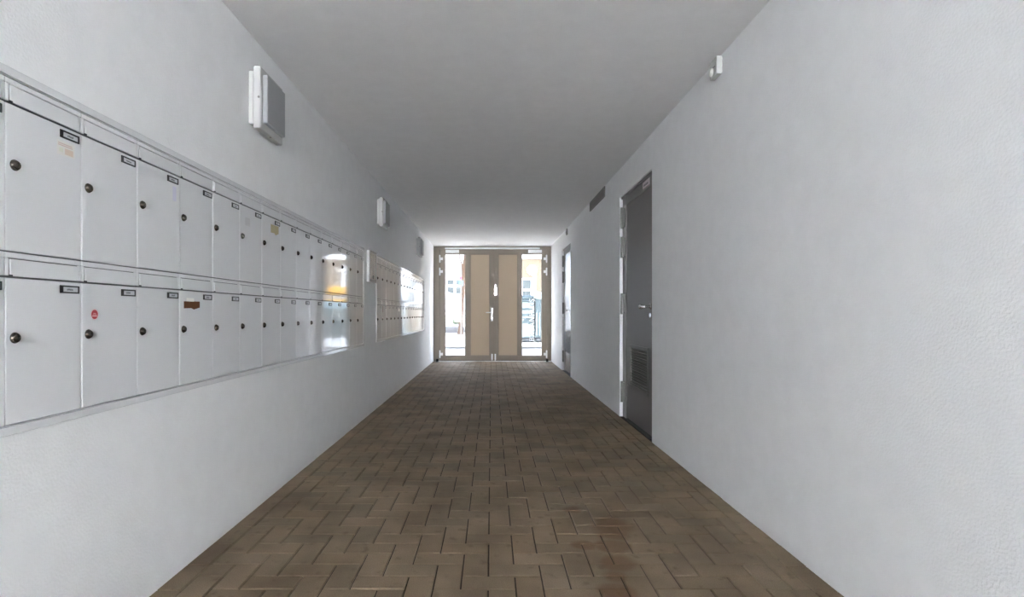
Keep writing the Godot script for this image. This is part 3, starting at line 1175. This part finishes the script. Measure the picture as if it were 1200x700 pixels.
func build_tree() -> void:
	var t := base("street_tree", Vector3(-1.49, 0, -26.7))
	var st := mb()
	var pts := [[0.0, 0.0, 0.16], [0.0, 0.25, 0.115], [0.05, 1.0, 0.10], [0.13, 2.0, 0.10], [0.16, 2.7, 0.10], [0.15, 3.3, 0.11]]
	var prof := []
	for k in pts.size() - 1:
		rod(st, Vector3(pts[k][0], pts[k][1], 0), Vector3(pts[k + 1][0], pts[k + 1][1], 0), pts[k][2], pts[k + 1][2], 14)
	piece("trunk", st, M.bark, t)
	for b in [[[0.13, 3.2, 0.0], [-0.02, 3.6, 0.05], [-0.12, 4.3, 0.1], [-0.3, 5.6, 0.2], 0.05], [[0.17, 3.2, 0.0], [0.22, 3.7, -0.05], [0.2, 4.4, -0.1], [0.3, 6.0, -0.2], 0.085]]:
		st = mb()
		for k in 3:
			rod(st, Vector3(b[k][0], b[k][1], b[k][2]), Vector3(b[k + 1][0], b[k + 1][1], b[k + 1][2]), b[4] * (1.0 - k * 0.2), b[4] * (0.8 - k * 0.2), 10)
		piece("branch", st, M.bark, t)
	tag(t, "slender street tree with a forked brown trunk in front of the white house", "tree")


func build_planter() -> void:
	var t := base("stone_planter", Vector3(-2.2, 0, -29.2))
	for k in 7:
		var st := mb()
		bbox(st, Vector3(-1.9 + k * 0.45, 0, -0.5), Vector3(-1.9 + k * 0.45 + 0.44, 0.31, 0.2), 0.02)
		piece("stone_block", st, M.stone, t)
	tag(t, "low grey stone planter under the shrubs by the white house", "planter")
	var spots := [[-2.42, 0.62, 0.30, "leaf_a", "yellow-green shrub in the stone planter, taller one"], [-1.84, 0.42, 0.24, "leaf_b", "small green shrub in the stone planter beside the tree trunk"], [-3.05, 0.5, 0.29, "leaf_b", "green shrub in the stone planter at the far end from the tree"]]
	for s in spots:
		var b := base("shrub", Vector3(s[0], 0.40, -29.3))
		var st := mb()
		for k in 6:
			var a := PI2 * k / 6.0
			rod(st, Vector3(cos(a) * 0.03, -0.06, sin(a) * 0.03), Vector3(cos(a) * s[2] * 0.6, s[1] * 0.7, sin(a) * s[2] * 0.5), 0.012, 0.004, 6)
		piece("stem", st, M.bark, b)
		st = mb()
		for k in 420:
			var dir := Vector3(rng.randfn(), rng.randfn(), rng.randfn()).normalized() * pow(rng.randf(), 0.4)
			var c := Vector3(dir.x * s[2], s[1] * 0.42 + dir.y * s[1] * 0.42, dir.z * s[2])
			c.y = maxf(c.y, 0.07)
			var u := Vector3(rng.randfn(), rng.randfn(), rng.randfn()).normalized() * 0.055
			var v := u.cross(Vector3(rng.randfn(), rng.randfn(), rng.randfn()).normalized()).normalized() * 0.028
			face(st, c - u, c + v, c + u, c - v)
		tag(piece("foliage", st, M[s[3]], b), "", "", "", "stuff")
		tag(b, s[4], "shrub", "shrubs in the stone planter")


func build_bins() -> void:
	# two waste containers by the far kerb, and a yellow-topped stand-in seen only mirrored
	var t := base("waste_container", Vector3(0.72, -0.02, -19.6))
	var st := mb()
	bbox(st, Vector3(0, 0.16, -0.9), Vector3(0.78, 1.42, 0), 0.02)
	piece("body", st, M.bin_pale, t)
	for q in [[0.16, 0.22], [0.66, 0.86], [0.92, 1.02], [1.14, 1.21]]:
		st = mb()
		bbox(st, Vector3(0.01, q[0], 0.001), Vector3(0.77, q[1], 0.035), 0.01)
		piece("rib", st, M.bin_green, t)
	st = mb()
	bbox(st, Vector3(0.0, 0.03, -0.85), Vector3(0.78, 0.155, 0.03), 0.02)
	piece("base_rail", st, M.bin_dark, t)
	st = mb()
	bbox(st, Vector3(-0.03, 1.425, -0.93), Vector3(0.80, 1.50, 0.05), 0.02)
	bbox(st, Vector3(0.02, 1.50, -0.85), Vector3(0.76, 1.66, -0.15), 0.06)
	piece("lid", st, M.bin_green, t)
	for x in [0.08, 0.70]:
		for z in [-0.1, -0.8]:
			st = mb()
			rod(st, Vector3(x - 0.03, 0.02, z), Vector3(x + 0.03, 0.02, z), 0.04, -1.0, 10)
			piece("wheel", st, M.rubber, t)
	tag(t, "pale green waste container with horizontal ribs behind the lettered glass", "waste container", "waste containers in the street")
	t = base("waste_container", Vector3(1.54, -0.02, -19.5))
	st = mb()
	bbox(st, Vector3(0, 0.16, -0.9), Vector3(0.6, 1.50, 0), 0.02)
	piece("body", st, M.bin_green, t)
	for k in 6:
		st = mb()
		bbox(st, Vector3(0.02 + k * 0.098, 0.25, 0.001), Vector3(0.055 + k * 0.098, 1.05, 0.035), 0.008)
		piece("rib", st, M.bin_pale, t)
	st = mb()
	bbox(st, Vector3(0.0, 0.03, -0.85), Vector3(0.6, 0.155, 0.03), 0.02)
	piece("base_rail", st, M.bin_dark, t)
	st = mb()
	bbox(st, Vector3(-0.02, 1.505, -0.93), Vector3(0.62, 1.76, 0.05), 0.06)
	piece("lid", st, M.bin_pale, t)
	for x in [0.08, 0.52]:
		st = mb()
		rod(st, Vector3(x - 0.03, 0.02, -0.1), Vector3(x + 0.03, 0.02, -0.1), 0.04, -1.0, 10)
		piece("wheel", st, M.rubber, t)
	tag(t, "grey-green waste container with upright ribs beside the horizontally ribbed one", "waste container", "waste containers in the street")
	t = base("mirrored_stand_in", Vector3(3.2, -0.02, -23.6))  # stand-in for a parked vehicle, added for its reflection in the mailbox doors
	st = mb()
	bbox(st, Vector3(0, 0.12, -1.4), Vector3(2.4, 1.80, 0), 0.05)
	piece("body", st, M.bin_green, t)
	st = mb()
	bbox(st, Vector3(0.04, 1.24, 0.001), Vector3(2.36, 1.60, 0.03), 0.01)
	piece("band", st, M.pale_blue, t)
	st = mb()
	bbox(st, Vector3(-0.04, 1.805, -1.44), Vector3(2.44, 2.16, 0.05), 0.08)
	piece("lid", st, M.yellow, t)
	for x in [0.3, 2.1]:
		for z in [-0.2, -1.2]:
			st = mb()
			rod(st, Vector3(x - 0.04, 0.06, z), Vector3(x + 0.04, 0.06, z), 0.06, -1.0, 10)
			piece("wheel", st, M.rubber, t)
	tag(t, "large stand-in block with a yellow top, seen only mirrored in the mailbox doors", "container")


func build_sign() -> void:
	var t := base("street_sign", Vector3(-1.36, 0, -25.0))
	var st := mb()
	rod(st, Vector3(0, 0, 0), Vector3(0, 2.62, 0), 0.024, -1.0, 10)
	piece("post", st, M.dull_steel, t)
	st = mb()
	bbox(st, Vector3(-0.10, 2.24, 0.026), Vector3(0.10, 2.46, 0.034), 0.002)
	tag(piece("sign_board", st, M.sign_blue, t), "pale blue board")
	st = mb()
	lathe(st, Vector3(-0.02, 2.58, 0.026), Vector3.BACK, [[0.0, 0.0], [0.07, 0.0], [0.07, 0.008], [0.0, 0.008]], 18)
	tag(piece("round_sign", st, M.sign_red, t), "small round magenta sign")
	tag(t, "street sign with a pale blue board and round magenta disc beside the tree", "sign")


func _ready() -> void:
	rng.seed = 20240611
	picture_setup()
	make_materials()
	build_shell()
	build_street_door()
	build_service_door("door_1", 4.355, 5.447, "near grey metal service door with a louvre and sign plate", true, M.grey_door)
	build_service_door("door_2", 8.84, 9.90, "far grey metal service door with a louvre, beside the street door", false, M.glossy_door)
	build_street()
	build_mailboxes()
	build_case()
	build_lamps()
	build_fittings()
